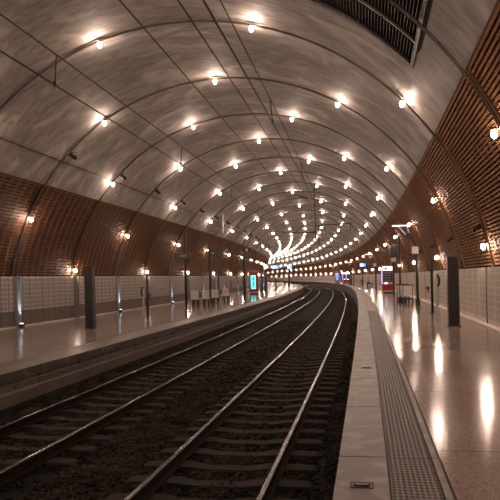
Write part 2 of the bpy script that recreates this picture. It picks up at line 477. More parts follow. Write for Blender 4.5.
while s < 26:
    for c in range(9):
        o = .165 + c * .042
        oo = o + (.0 if int(s / .06) % 2 else .0)
        h = .003
        q = [W(s + a, oo + b + TO(s), 0) for a, b in ((-.019, -.014), (-.019, .014), (.019, .014), (.019, -.014))]
        t = [W(s + a, oo + b + TO(s), h) for a, b in ((-.011, -.007), (-.011, .007), (.011, .007), (.011, -.007))]
        for v in q: v.z = -.004
        tb.add(q + t, [(4, 5, 6, 7), (0, 1, 5, 4), (1, 2, 6, 5), (2, 3, 7, 6), (3, 0, 4, 7)])
    s += .06
tb.build('studs', M['tactile'], bpy.data.objects['trim_4'])
slab_row('trim_7', -8.41, -7.851, ZL, M['coping'], -16.35, 330, 1.95, th=.22)
slab_row('trim_8', -8.88, -8.425, ZL - .003, M['tactile'], -16.35, 330, 1.95, gap=.004)
# platform faces down to the track
sweep('wall_platform_right', [(-.25, -.2), (-.18, -.2), (-.18, -1.25), (-.25, -1.25)], rng(S0, SEND, 1.2, 3), M['face'], closed=True, track=True)
sweep('wall_platform_left', [(-7.91, ZL - .21), (-7.97, ZL - .21), (-7.97, -1.25), (-7.77, -1.25), (-7.77, ZL - .47), (-7.83, ZL - .43), (-7.83, ZL - .29), (-7.91, ZL - .26)],
      rng(S0, SEND, 1.2, 3), M['face'], closed=True, track=True)
pf = MB()
k = -4
while k < 60:
    s = k * 1.95 + .75
    d = TO(s)
    wbox(pf, s - .006, s + .006, d - 7.91, d - 7.845, ZL - .26, ZL - .2); wbox(pf, s - .008, s + .008, d - 7.83, d - 7.824, ZL - .43, ZL - .29)
    wbox(pf, s + .95, s + 1.0, d - 7.83, d - 7.824, ZL - .38, ZL - .33)
    k += 1
pf.build('joints', M['groove'], bpy.data.objects['wall_platform_left'])

# ------------------------------------------------------------------ ballast, sleepers and rails
prof = [(-7.78, ZR - .20), (-7.2, ZR - .24), (CL - 1.1, ZR - .22), (CL + 1.1, ZR - .22), (CL + 1.5, ZR - .2), (-3.8, ZR - .19), (CR - 1.5, ZR - .2), (CR - 1.1, ZR - .22),
        (CR + 1.1, ZR - .22), (-.6, ZR - .24), (-.25, ZR - .26)]
def proj(p):
    d = p - Vector((0, 0, EYE))
    if d.y < .5: return None
    r = math.radians(1.4148); u, v = 560.2 * d.x / d.y, -560.2 * d.z / d.y
    return 283.4 + u * math.cos(r) + v * math.sin(r), 277.45 - u * math.sin(r) + v * math.cos(r)
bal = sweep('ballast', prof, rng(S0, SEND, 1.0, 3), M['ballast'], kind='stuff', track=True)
tag(bal, 'dark crushed stone ballast bed under and between the tracks', 'ballast')
ico = [(0, 0, 1), (.894, 0, .447), (.276, .851, .447), (-.724, .526, .447), (-.724, -.526, .447), (.276, -.851, .447),
       (.724, .526, -.447), (-.276, .851, -.447), (-.894, 0, -.447), (-.276, -.851, -.447), (.724, -.526, -.447), (0, 0, -1)]
icf = [(0, 1, 2), (0, 2, 3), (0, 3, 4), (0, 4, 5), (0, 5, 1), (1, 6, 2), (2, 7, 3), (3, 8, 4), (4, 9, 5), (5, 10, 1), (6, 7, 2), (7, 8, 3), (8, 9, 4), (9, 10, 5), (10, 6, 1),
       (11, 7, 6), (11, 8, 7), (11, 9, 8), (11, 10, 9), (11, 6, 10)]
sb = MB()
def prof_z(o):
    for a, b in zip(prof, prof[1:]):
        if a[0] <= o <= b[0]: return a[1] + (b[1] - a[1]) * (o - a[0]) / (b[0] - a[0])
    return ZR - .22
SLEEP = 0.620
for (sa, sz, dens) in ((4, 8, 230), (8, 13, 200), (13, 20, 110), (20, 34, 42)):
    for _ in range(int((sz - sa) * 7.3 * dens)):
        s = random.uniform(sa, sz); o = random.uniform(-7.62, -.28)
        p = W(s, o + TO(s), prof_z(o) + random.uniform(-.01, .018)); q = proj(p)
        if q is None or not (-12 < q[0] < 512 and q[1] < 515): continue
        on = min(abs(o - CR), abs(o - CL)) < 1.27 and abs(((s / SLEEP) % 1) - .5) < .21
        if on and random.random() < .93: continue
        if min(abs(abs(o - CR) - .7535), abs(abs(o - CL) - .7535)) < .07: continue
        r = random.uniform(.022, .044) * (1.0 if s < 14 else 1.35)
        rot = Matrix.Rotation(random.uniform(0, 6.28), 3, 'Z') @ Matrix.Rotation(random.uniform(0, 6.28), 3, 'X')
        sx, sy, szz = random.uniform(.7, 1.2), random.uniform(.7, 1.2), random.uniform(.5, .9)
        sb.add([p + rot @ Vector((v[0] * r * sx * random.uniform(.8, 1.15), v[1] * r * sy * random.uniform(.8, 1.15), v[2] * r * szz)) for v in ico], icf)
sb.build('loose_stones', M['stone'], bal)

# sleepers: a monobloc body dished in the middle, one mesh shared by all
sm = MB()
xs = [-1.25, -1.2, -1.0, -.55, -.3, .3, .55, 1.0, 1.2, 1.25]
zt = [-.03, -.005, 0, 0, -.035, -.035, 0, 0, -.005, -.03]
wd = [.09, .11, .12, .12, .10, .10, .12, .12, .11, .09]
for i, x in enumerate(xs):
    sm.v += [(x, -wd[i] - .025, -.16), (x, -wd[i], zt[i]), (x, wd[i], zt[i]), (x, wd[i] + .025, -.16)]
for i in range(len(xs) - 1):
    a = 4 * i; b = a + 4
    for u in range(4): sm.f.append((a + u, b + u, b + (u + 1) % 4, a + (u + 1) % 4)); sm.mi.append(0)
sm.f += [(0, 1, 2, 3), (39, 38, 37, 36)]; sm.mi += [0, 0]
sleeper_me = sm.mesh('sleeper'); sleeper_me.materials.append(M['sleeper'])
for nm, c, lab, grp in (('r', CR, 'concrete sleeper under the right track, among dark ballast', 'sleepers of the right track'),
                        ('l', CL, 'concrete sleeper under the left track, among dark ballast', 'sleepers of the left track')):
    k0 = 8 if c == CR else 12
    for k in range(k0, k0 + 95):
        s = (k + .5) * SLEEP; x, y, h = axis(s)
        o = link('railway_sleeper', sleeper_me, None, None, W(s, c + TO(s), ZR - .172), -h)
        tag(o, lab, 'sleeper', grp)
    rest = MB()
    for k in range(k0 + 95, 330):
        s = (k + .5) * SLEEP
        wbox(rest, s - .12, s + .12, c + TO(s) - 1.25, c + TO(s) + 1.25, ZR - .3, ZR - .175)
    o = rest.build('distant_sleepers', M['sleeper'])
    tag(o, 'run of distant sleepers along the ' + ('right' if c == CR else 'left') + ' track, far ahead', 'sleepers', grp, 'stuff')

rail_prof = [(-.075, -.172), (.075, -.172), (.075, -.160), (.012, -.140), (.010, -.045), (.036, -.034), (.036, -.008), (.028, -.001),
             (-.028, -.001), (-.036, -.008), (-.036, -.034), (-.010, -.045), (-.012, -.140), (-.075, -.160)]
for c, d, lab in ((CR, .7535, 'outer rail of the right track, beside the right platform'), (CR, -.7535, 'inner rail of the right track, beside the ballast strip'),
                  (CL, .7535, 'inner rail of the left track, beside the ballast strip'), (CL, -.7535, 'outer rail of the left track, beside the left platform')):
    r = sweep('rail', [(c + d + a, ZR + b) for a, b in rail_prof], rng(S0 + .1, SEND - .1, .4, 2), [M['rail_web'], M['rail_head']], closed=True, kind=None, track=True)
    k = len(rail_prof); nseg = len(rng(S0 + .1, SEND - .1, .4, 2)) - 1
    mi = []
    for i in range(nseg): mi += [1 if 6 <= j <= 8 else 0 for j in range(k)]
    mi += [0, 0]; r.data.polygons.foreach_set('material_index', mi)
    tag(r, 'long steel ' + lab, 'rail', 'steel rails')

# ------------------------------------------------------------------ arch ribs, lamps, spotlights
ORD = ['first', 'second', 'third', 'fourth', 'fifth', 'sixth', 'seventh', 'eighth', 'ninth', 'tenth', 'eleventh', 'twelfth', 'thirteenth', 'fourteenth']
def rib_root(name, label, cat, s, grp): return thing(name, label, cat, s, OC, 0.0, grp)
def rib_mesh(fine):
    mb = MB(); n = 64 if fine else 28
    pts = []
    for i in range(n + 1):
        p = PHI_R + (PHI_L - PHI_R) * i / n
        o, z = V(p, PIPE)
        pts.append((o - OC, 0, z))
    mb.tube(pts, .042 if fine else .03, 8 if fine else 5)
    return mb.mesh('conduit', True)
conduit_fine, conduit_far = rib_mesh(True), rib_mesh(False)
for m_ in (conduit_fine, conduit_far): m_.materials.append(M['pipe'])
mb = MB()
hz = TOPL + .02
mb.box(OWL - OC, OWL - OC + .05, -.13, .13, ZL, hz); mb.box(OWL - OC + .05, OWL - OC + .17, -.13, -.09, ZL, hz); mb.box(OWL - OC + .05, OWL - OC + .17, .09, .13, ZL, hz)
post_me = mb.mesh('foot_post'); post_me.materials.append(M['post'])
mb = MB()
mb.bar((V(WOOD_R, -.02)[0] - OC, 0, V(WOOD_R, -.02)[1]), (V(WOOD_R - .8, -.02)[0] - OC, 0, V(WOOD_R - .8, -.02)[1]), .3, .05)
seg = 14
for i in range(seg):
    pa = PHI_R + .4 + (WOOD_R - PHI_R - .6) * i / seg; pb = PHI_R + .4 + (WOOD_R - PHI_R - .6) * (i + 1) / seg
    a, b = V(pa, .0), V(pb, .0)
    mb.bar((a[0] - OC, 0, a[1]), (b[0] - OC, 0, b[1]), .045, .20)
strip_me = mb.mesh('wood_channel'); strip_me.materials.append(M['batten'])

for k in range(-3, NRIB):
    s = rib_s(k)
    if k < 0: lab, grp = 'dark pipe rib arching over the vault behind the viewer', 'arch ribs'
    elif k < 14: lab, grp = 'thin dark pipe rib arching over the tunnel, %s from the viewer' % ORD[k], 'arch ribs'
    else: lab, grp = 'thin distant pipe rib arching over the tunnel, beyond the fourteenth', 'arch ribs'
    r = rib_root('arch_rib', lab, 'arch rib', s, grp)
    link('conduit', conduit_fine if k < 12 else conduit_far, None, r)
    if k < 40:
        link('foot_post', post_me, None, r); link('wood_channel', strip_me, None, r)

# lamps
mb = MB()
bulb_prof = []
mb.lathe([(.03, .085), (.05, .07), (.062, .02), (.062, -.03), (.052, -.07), (.03, -.092), (.01, -.098)][::-1], 14)
bulb_near = mb.mesh('bulb', True)
mb = MB(); mb.lathe([(.03, .085), (.055, .05), (.062, -.03), (.04, -.08), (.01, -.098)][::-1], 8); bulb_far = mb.mesh('bulb', True)
mb = MB(); mb.lathe([(.05, .135), (.075, .125), (.078, .09), (.06, .075)][::-1], 12); cap_me = mb.mesh('socket', True)
for m_ in (bulb_near, bulb_far): m_.materials.append(M['bulb'])
cap_me.materials.append(M['cap'])
ROWS = {13.6: 'low on the right wood wall', 27.1: 'halfway up the right wood wall', 43.6: 'on the right flank of the vault', 59.9: 'high on the right of the vault',
        75.7: 'just right of the crown', 91.1: 'at the crown of the vault', 106.2: 'just left of the crown', 121.6: 'high on the left of the vault',
        137.3: 'on the left flank of the vault', 153.5: 'halfway up the left wood wall', 167.3: 'low on the left wood wall'}
def lamp_point(s, p):
    o, z = V(p, PIPE + (.0 if 30 < p < 150 else .13)); return o, z - .125
def seen(s, p):
    """whether the bend of the tunnel leaves this lamp in view from about where the photo was taken"""
    if s < 150: return True
    o, z = lamp_point(s, p); q = W(s, o, z)
    for cx in (-2.0, 0, 1.5):
        c = Vector((cx, 0, EYE)); ok = True; i0 = 8
        for i in range(8, 80):
            r = c.lerp(q, i / 80)
            # nearest station of the axis
            j = min(range(max(0, int(r.length / DS) - 60), min(len(_S), int(r.length / DS) + 60), 6), key=lambda j: (_X[j] - r.x) ** 2 + (_Y[j] - r.y) ** 2)
            o_ = (r.x - _X[j]) * math.cos(_H[j]) - (r.y - _Y[j]) * math.sin(_H[j])
            if math.hypot(o_ - OC, r.z - ZC) > RV + .02: ok = False; break
        if ok: return True
    return False
n_lamp = 0
for k in range(-3, 60):
    s = rib_s(k)
    rows = (13.6, 43.6, 75.7, 106.2, 137.3, 167.3) if k % 2 else (27.1, 59.9, 91.1, 121.6, 153.5)
    for p in rows:
        if not seen(s, p): continue
        n_lamp += 1
        if k < 0: lab = 'glowing lamp behind the viewer, ' + ROWS[p]
        elif k < 13: lab = 'glowing bulb lamp on the %s rib, %s' % (ORD[k], ROWS[p])
        else: lab = 'tiny distant bulb lamp beyond the thirteenth rib, ' + ROWS[p]
        x, y, h = axis(s)
        e = bpy.data.objects.new('tunnel_lamp', None); COL.objects.link(e); e.empty_display_size = .1
        e.location = W(s, *lamp_point(s, p)); e.rotation_euler = (0, 0, -h); tag(e, lab, 'lamp', 'bulb lamps along the arch ribs')
        link('bulb', bulb_near if k < 9 else bulb_far, None, e)
        if k < 22: link('socket', cap_me, None, e)
print('lamps', n_lamp)

# small black spotlights clamped to the ribs
mb = MB(); mb.tube([(0, .10, .05), (0, -.06, -.03), (0, -.16, -.08)], [.05, .062, .066], 12); mb.v = [tuple(c * 1.5 for c in v) for v in mb.v]; spot_me = mb.mesh('lamp_head', True)
mb = MB(); mb.bar((0, 0, -.02), (0, .03, .16), .05); mb.box(-.07, .07, -.05, .05, .14, .18); brk_me = mb.mesh('bracket')
mb = MB(); mb.tube([(0, -.157, -.0785), (0, -.166, -.083)], .055, 10); mb.v = [tuple(c * 1.5 for c in v) for v in mb.v]; lens_me = mb.mesh('lens')
spot_me.materials.append(M['black']); brk_me.materials.append(M['dark']); lens_me.materials.append(M['glass'])
for k in range(0, 18):
    for p, where in ((134.2, 'at the left edge of the vault'), (16.4, 'low on the right wood wall')):
        if k == 0 and p < 100: continue
        o, z = V(p, .24 if p > 100 else .20); x, y, h = axis(rib_s(k) + .12)
        lab = 'small black spotlight clamped to the %s rib, %s' % (ORD[k], where) if k < 14 else 'tiny distant spotlight beyond the fourteenth rib, ' + where
        e = thing('spotlight', lab, 'spotlight', rib_s(k) + .12, o, z, 'small spotlights on the ribs')
        e.rotation_euler[2] = -h + (PI / 2 - .5 if p > 100 else -PI / 2 + .5)
        if p < 100: e.scale = (.65,) * 3
        link('lamp_head', spot_me, None, e); link('bracket', brk_me, None, e); link('lens', lens_me, None, e)

# cool uplights at the feet of every other left rib post
mb = MB(); mb.box(-.08, .08, -.085, .085, 0, .16); ub = mb.mesh('housing'); ub.materials.append(M['black'])
mb = MB(); mb.box(-.055, .055, -.06, .06, .16, .172); ulm = mb.mesh('lens'); ulm.materials.append(M['uplens'])
for k in range(2, 26, 2):
    s = rib_s(k)
    lab = 'cool white uplight at the foot of the left post, %s rib' % ORD[k] if k < 14 else 'distant cool uplight at a left post foot beyond the fourteenth rib'
    e = thing('uplight', lab, 'uplight', s, OWL + .26, ZL, 'cool uplights along the left wall')
    link('housing', ub, None, e); link('lens', ulm, None, e)
    ld = bpy.data.lights.new('beam', 'SPOT'); ld.energy = 600; ld.color = (.62, .80, 1.0); ld.spot_size = math.radians(34); ld.spot_blend = .9; ld.shadow_soft_size = .04
    lo = bpy.data.objects.new('beam', ld); COL.objects.link(lo); lo.parent = e; lo.location = (0.0, 0, .2); lo.rotation_euler = (PI, math.radians(-9), 0)

# thin cable along the left edge of the vault
mb = MB(); mb.tube([W(s, *V(137.1, .03)) for s in rng(2, 200, 1.5, 4)], .02, 5)
tag(mb.build('conduit_cable', M['wire']), 'thin cable run along the left flank of the vault', 'cable')

# ------------------------------------------------------------------ overhead wires
WIRES = [
    ('overhead_wire', 'upper left overhead wire carrying the droppers above the left track', -6.25, 6.2, -.3, .016),
    ('overhead_wire', 'lower left overhead contact wire above the left track', -6.3, 5.6, -.3, .017),
    ('overhead_wire', 'third overhead wire from the left, crossing the first rib alone', -4.1, 6.2, -.3, .016),
    ('overhead_wire', 'fourth overhead wire from the left, beside the crown lamps', -2.8, 5.6, -.3, .016),
    ('overhead_wire', 'lower right overhead contact wire, thickest above the right track', -2.45, 5.6, -.3, .020),
    ('overhead_wire', 'rightmost upper overhead wire carrying the droppers above the right track', -2.5, 6.2, -.3, .015)]
def wire_o(o, do, s): return o + do * (min(s, 60) - 20) / 20
roots = []
for nm, lab, o, z, do, r in WIRES:
    mb = MB(); mb.tube([W(s, wire_o(o, do, s), z) for s in rng(-10, 215, 1.5, 4)], r, 6)
    w = mb.build(nm, M['wire'], smooth=True); tag(w, lab, 'wire', 'overhead wires'); roots.append(w)
def s_at(i, px):
    a = WIRES[i]
    return min([6 + .1 * j for j in range(500)], key=lambda s: abs((proj(W(s, wire_o(a[2], a[4], s), a[3])) or (9e9,))[0] - px))
DL = [s_at(0, 56) + 8.1 * j for j in range(5)]; DR = [s_at(5, 270) + 8.1 * j for j in range(5)]
def dropper(i, j, ss_, root):
    for s in ss_:
        mb = MB(); a, b = WIRES[i], WIRES[j]
        mb.tube([W(s, wire_o(a[2], a[4], s), a[3]), W(s, wire_o(b[2], b[4], s), b[3])], .012, 5)
        mb.tube([W(s, wire_o(b[2], b[4], s), b[3] - .03), W(s, wire_o(b[2], b[4], s), b[3] + .07)], .03, 6)
        mb.build('dropper', M['wire'], root)
dropper(0, 1, DL, roots[0]); dropper(5, 4, DR, roots[5])

# catenary supports hanging from the vault
def mast(s, label):
    top = V(80)[1]
    t = thing('catenary_mast', label, 'wire support', s, -4.0, 5.2, 'hanging wire supports')
    m1 = MB(); zt = ZC + math.sqrt(max(0, 1 - ((-4.0 - OC) / RV) ** 2)) * RVZ - 5.2
    m1.bar((0, 0, 0), (0, 0, zt - .01), .11); m1.box(-.2, .2, -.2, .2, zt - .06, zt - .015); m1.build('drop_post', M['dark'], t)
    m1 = MB(); m1.bar((0, 0, 1.35), (3.5, 0, 1.45), .085); m1.build('arm', M['dark'], t)
    m1 = MB(); m1.bar((3.35, 0, 1.42), (3.35, 0, .75), .06); m1.bar((3.38, 0, .78), (2.2, 0, .80), .04); m1.build('registration_arm', M['dark'], t)
    m1 = MB(); m1.bar((0, 0, .7), (-3.2, 0, .75), .08); m1.build('arm', M['dark'], t)
    m1 = MB(); m1.bar((0, 0, 2.4), (-1.9, 0, .80), .05); m1.bar((0, 0, 2.9), (2.3, 0, 1.46), .05); m1.build('brace', M['dark'], t)
    for x, z in ((.35, 1.36), (-.35, .71)):
        m1 = MB(); m1.tube([(x, 0, z), (x + .06, 0, z), (x + .12, 0, z), (x + .18, 0, z), (x + .24, 0, z), (x + .30, 0, z)], [.06, .1, .06, .1, .06, .1], 8); m1.build('insulator', M['edge'], t)
    return t
mast(54, 'nearest dark wire support hanging from the crown between the tracks')
mast(96, 'second dark wire support hanging from the crown, farther down')
mast(138, 'third dark wire support hanging from the crown, farthest away')
t = thing('wire_bracket', 'pale bracket hung under the left flank of the vault above the benches', 'bracket', 52.4, -12.68, 5.95)
mb = MB(); zt = ZC + math.sqrt(1 - ((-12.68 - OC) / RV) ** 2) * RVZ - 5.95
mb.bar((0, 0, 0), (0, 0, zt), .12); mb.build('drop_post', M['grey'], t)
mb = MB(); mb.bar((-1.35, 0, .2), (0, 0, .02), .09); mb.build('beam', M['dark'], t)
mb = MB(); mb.bar((-1.15, 0, .55), (0, 0, .42), .07); mb.build('beam', M['dark'], t)
mb = MB(); mb.bar((-.9, 0, .14), (-.45, 0, .48), .05); mb.bar((-.45, 0, .48), (-.1, 0, .03), .05); mb.build('brace', M['dark'], t)
t = thing('wire_hanger', 'small black forked clamp on the overhead wires beside the crown', 'clamp', 28.3, wire_o(-2.8, -.3, 28.3), 5.6)
mb = MB(); mb.bar((0, 0, 0), (-.42, 0, .16), .05); mb.build('arm', M['black'], t)
mb = MB(); mb.bar((-.40, 0, .16), (.05, .5, .14), .045); mb.build('arm', M['black'], t)
mb = MB(); mb.tube([(0, -.05, 0), (0, .05, 0)], .05, 8); mb.build('clip', M['black'], t)

# ------------------------------------------------------------------ platform furniture
def totem(label, s, o, z, w, d, h):
    t = thing('totem', label, 'totem', s, o, z, 'dark totem slabs')
    mb = MB(); mb.box(-w / 2 + .02, w / 2 - .02, -d / 2, d / 2, .04, h); mb.build('body', M['dark'], t, bevel=.008)
    for x in (-w / 2, w / 2 - .025):
        mb = MB(); mb.box(x, x + .025, -d / 2 - .012, d / 2 + .012, .0, h); mb.build('edge_trim', M['edge'], t, bevel=.004)
    mb = MB(); mb.box(-w / 2 - .03, w / 2 + .03, -d / 2 - .03, d / 2 + .03, 0, .045); mb.build('base', M['black'], t)
    return t
totem('tall dark slab totem standing on the right platform beside the wall', 17.8, 2.54, 0, .34, .22, 2.14)
totem('tall dark slab totem standing on the left platform before the wall', 22.25, -11.61, ZL, .37, .22, 2.60)

def red_box(t, x, z):
    mb = MB(); mb.box(x - .09, x + .05, -.06, .05, z, z + .12); mb.box(x - .03, x + .02, -.05, .03, z - .14, z); mb.build('red_call_box', M['darkred'], t, bevel=.01)
def slim_pole(label, s, o, z, h, side, r=.055):
    t = thing('slim_pole', label, 'pole', s, o, z)
    mb = MB(); mb.tube([(0, 0, 0), (0, 0, h)], r, 12); mb.build('post', M['dark'], t, True)
    mb = MB(); mb.lathe([(.11, 0), (.11, .02), (r + .01, .03)], 14); mb.build('base', M['black'], t)
    red_box(t, side * .15, 1.0 if z == 0 else 1.12)
    return t
slim_pole('slim dark pole with red call box beside the right wall', 23.67, 2.61, 0, 2.28, -1)
slim_pole('slim dark pole with red call box on the left platform', 29.34, -11.84, ZL, 2.3, 1)
def validator(label, s, o, z, side):
    t = thing('ticket_validator', label, 'validator', s, o, z, 'ticket validators')
    mb = MB(); mb.box(-.055, .055, -.05, .05, 0, 1.5); mb.build('post', M['light'], t, bevel=.015)
    mb = MB(); mb.tube([(side * .02, -.03, 1.1), (side * .09, -.06, 1.2), (side * .10, -.07, 1.4), (side * .05, -.05, 1.56), (0, 0, 1.6)], [.03, .05, .055, .05, .03], 10); mb.build('reader_head', M['black'], t, True)
    mb = MB(); mb.box(-.08, .08, -.08, .08, 0, .02); mb.build('base', M['grey'], t)
    return t
validator('pale ticket validator post with black head beside the right wall', 23.63, 2.79, 0, 1)
validator('pale ticket validator post with black head on the left platform', 29.4, -12.08, ZL, -1)

def lamp_post(label, s):
    t = thing('platform_lamp_post', label, 'lamp post', s, 2.6, 0, 'lamp posts on the right platform')
    mb = MB(); mb.tube([(0, 0, 0), (0, 0, 3.3)], .075, 14); mb.build('pole', M['dark'], t, True)
    mb = MB(); mb.box(-.12, .12, -.10, .10, 0, .42); mb.box(-.16, .16, -.14, .14, 0, .02); mb.build('base', M['black'], t, bevel=.01)
    mb = MB(); mb.box(-.27, .09, -.10, -.08, 2.82, 3.2); mb.build('sign_plate', M['plate'], t, bevel=.01)
    mb = MB()
    a, b = Vector((.0, 0, 3.22)), Vector((-.46, 0, 3.92))
    n_ = Vector((.84, 0, .55)).normalized()
    mb.hexa([a - n_ * .035 + Vector((0, -.04, 0)), a + n_ * .035 + Vector((0, -.04, 0)), a - n_ * .035 + Vector((0, .04, 0)), a + n_ * .035 + Vector((0, .04, 0)),
             b - n_ * .12 + Vector((0, -.04, 0)), b + n_ * .10 + Vector((0, -.04, 0)), b - n_ * .12 + Vector((0, .04, 0)), b + n_ * .10 + Vector((0, .04, 0))])
    mb.build('arm', M['black'], t, bevel=.01)
    for p, q in (((-.55, 0, 3.86), (-.95, 0, 4.34)), ((-.38, 0, 3.94), (-.48, 0, 4.36))):
        mb = MB(); mb.bar(p, q, .065); mb.build('strut', M['strut'], t)
    mb = MB(); mb.box(-1.28, -.36, -.10, .10, 4.36, 4.42); h = mb.build('light_housing', M['light'], t, bevel=.01)
    mb = MB(); mb.box(-1.26, -.38, -.085, .085, 4.335, 4.36); mb.build('light_bar', M['led'], h)
    return t
lp = lamp_post('nearest lamp post with pale sign plate and raised light bar, right platform', 29.39)
lp.scale = (.954,) * 3
copy_thing(lp, 'second lamp post with raised light bar, behind the red vending machine', 67.7, 2.6)
copy_thing(lp, 'third lamp post with raised light bar, far along the right platform', 105.5, 2.6)
copy_thing(lp, 'fourth and farthest lamp post with raised light bar, right platform', 140.0, 2.6)

def display_pole(label, s, o, z):
    t = thing('display_pole', label, 'display', s, o, z, 'display poles')
    mb = MB(); mb.box(-.085, .085, -.07, .07, 0, 3.15); mb.build('pole', M['dark'], t, bevel=.01)
    mb = MB(); mb.box(-.28, .36, -.16, .16, 3.18, 3.92); mb.build('display_box', M['dark'], t, bevel=.02)
    mb = MB(); mb.box(-.62, .42, -.2, .2, 3.92, 4.26); c = mb.build('clock_box', M['black'], t, bevel=.03)
    mb = MB(); mb.tube([(-.3, -.2, 4.09), (-.3, -.215, 4.09)], .12, 16); mb.build('dial', M['grey'], c)
    mb = MB(); mb.box(-.19, .21, -.11, -.09, 2.84, 3.16); mb.build('sign_plate', M['plate'], t)
    mb = MB(); mb.box(-.14, .14, -.14, .14, 0, .025); mb.build('base', M['black'], t)
    return t
dp = display_pole('pole with dark stacked display boxes beside the red vending machine', 45.9, 2.6, 0)
dp.scale = (.95,) * 3
copy_thing(dp, 'distant pole with dark display boxes, far along the right platform', 130.0, 2.6)
t = thing('dark_pole', 'plain tall dark pole behind the luggage trolleys', 'pole', 40.2, 2.6, 0)
mb = MB(); mb.tube([(0, 0, 0), (0, 0, 4.35)], .06, 10); mb.build('post', M['dark'], t, True); mb = MB(); mb.lathe([(.13, 0), (.13, .02)], 12); mb.build('base', M['black'], t)
# vending machines
def vending(label, s, o, z, rz=0):
    t = thing('vending_machine', label, 'vending machine', s, o, z, 'red vending machines', rz)
    w = .92
    mb = MB(); mb.box(-w / 2, w / 2, 0, .8, .12, 2.42); mb.build('cabinet', M['darkred'], t, bevel=.02)
    mb = MB(); mb.box(-w / 2 + .04, w / 2 - .04, .04, .78, 0, .12); mb.build('plinth', M['black'], t)
    mb = MB(); mb.box(-w / 2 + .03, w / 2 - .02, -.03, 0, 2.02, 2.40); h = mb.build('lit_header', M['header'], t)
    mb = MB(); mb.lathe([(.10, 0), (.10, .01)], 14); mb.v = [(x - .17, -.031 - zz, y * 1.05 + 2.2) for x, y, zz in mb.v]; mb.build('logo', M['red'], h)
    mb = MB(); mb.box(-.08, -.05, -.042, -.030, 2.10, 2.30); mb.box(-.05, .0, -.042, -.030, 2.18, 2.22); mb.build('mark', M['navy'], h)
    mb = MB(); mb.box(-w / 2 + .06, w / 2 - .05, -.02, 0, 1.02, 1.98); g = mb.build('display_window', M['glass'], t)
    for r in range(4):
        mb = MB(); z0 = 1.08 + r * .22
        for c in range(6): mb.box(-.36 + c * .12, -.36 + c * .12 + .075, -.028, -.02, z0, z0 + .15)
        mb.build('products', M['shelf'], g)
    mb = MB(); mb.box(-w / 2 + .05, w / 2 - .05, -.05, 0, .80, 1.0); mb.build('counter', M['light'], t)
    mb = MB(); mb.box(-.25, -.05, -.058, -.05, .83, .97); mb.build('small_screen', M['bluewhite'], t)
    # bowed red apron
    mb = MB(); nseg = 10
    for i in range(nseg + 1):
        x = -w / 2 + w * i / nseg; y = -.04 - .07 * (1 - (2 * i / nseg - 1) ** 2)
        for zz in (.26, .80): mb.v.append((x, y, zz)); mb.v.append((x, .0, zz))
    for i in range(nseg):
        a = 4 * i; b = a + 4
        for f in ((a, b, b + 2, a + 2), (a + 2, b + 2, b + 3, a + 3), (a, a + 1, b + 1, b), (a + 1, a + 3, b + 3, b + 1)): mb.f.append(f); mb.mi.append(0)
    mb.f += [(0, 2, 3, 1), (4 * nseg, 4 * nseg + 1, 4 * nseg + 3, 4 * nseg + 2)]; mb.mi += [0, 0]
    mb.build('apron', M['red'], t)
    mb = MB(); mb.box(-w / 2 + .05, w / 2 - .05, -.03, 0, .13, .25); mb.build('tray', M['plate'], t)
    mb = MB(); mb.box(-w / 2 - .03, -w / 2, .02, .5, .85, 2.2); mb.build('side_light', M['violet'], t)
    return t
vm = vending('red vending machine with lit white header on the right platform', 50.6, 2.47, 0)
copy_thing(vm, 'small distant red vending machine far along the right platform wall', 119.0, 3.0)
copy_thing(vm, 'distant red vending machine beside the blue lit kiosk, right platform', 125.0, 2.95)

def kiosk(label, s, o, z, scr, rz=0):
    t = thing('advert_kiosk', label, 'kiosk', s, o, z, 'red lit kiosks', rz)
    w, h, d = 1.05, 2.85, .75
    mb = MB(); mb.box(-w / 2, w / 2, 0, d, .3, h); mb.build('body', M['red'], t, bevel=.05)
    mb = MB(); mb.box(-w / 2 + .08, w / 2 - .08, .05, d - .05, 0, .17); mb.build('foot', M['black'], t)
    mb = MB(); mb.box(-w / 2 + .03, w / 2 - .03, .02, d - .02, .17, .3); mb.build('base_strip', M['plate'], t)
    mb = MB(); mb.box(-w / 2 + .1, w / 2 - .1, -.02, 0, h - .16, h - .10); mb.build('top_light', M['plate'], t)
    mb = MB(); mb.box(-.40, .28, -.03, .0, .62, 2.34); mb.build('screen_frame', M['darkred'], t)
    mb = MB(); mb.box(-.34, .22, -.042, -.03, .68, 2.28); sc_ = mb.build('screen', scr, t)
    mb = MB(); random.seed(3)
    pv = [(-.16, .80), (.02, .80), (-.02, 1.05), (.06, 1.30), (-.03, 1.52), (.04, 1.80), (.0, 2.16), (-.14, 2.16), (-.17, 1.75), (-.11, 1.45), (-.18, 1.15)]
    mb.v = [(x, y, z) for y in (-.048, -.0425) for x, z in pv]; k_ = len(pv)
    mb.f = [tuple(range(k_)), tuple(range(2 * k_ - 1, k_ - 1, -1))] + [(i, k_ + i, k_ + (i + 1) % k_, (i + 1) % k_) for i in range(k_)]; mb.mi = [0] * len(mb.f)
    mb.build('picture', M['cyan_dark'], sc_)
    mb = MB(); mb.box(w / 2, w / 2 + .02, .05, d - .1, .62, 2.34); mb.build('side_panel', M['light'], t)
    return t
kiosk('red kiosk with glowing cyan screen on the left platform', 66.9, -12.0, ZL, M['cyan'], .12)
kiosk('small distant kiosk with glowing blue screen on the right platform', 138, 2.6, 0, M['blue'])

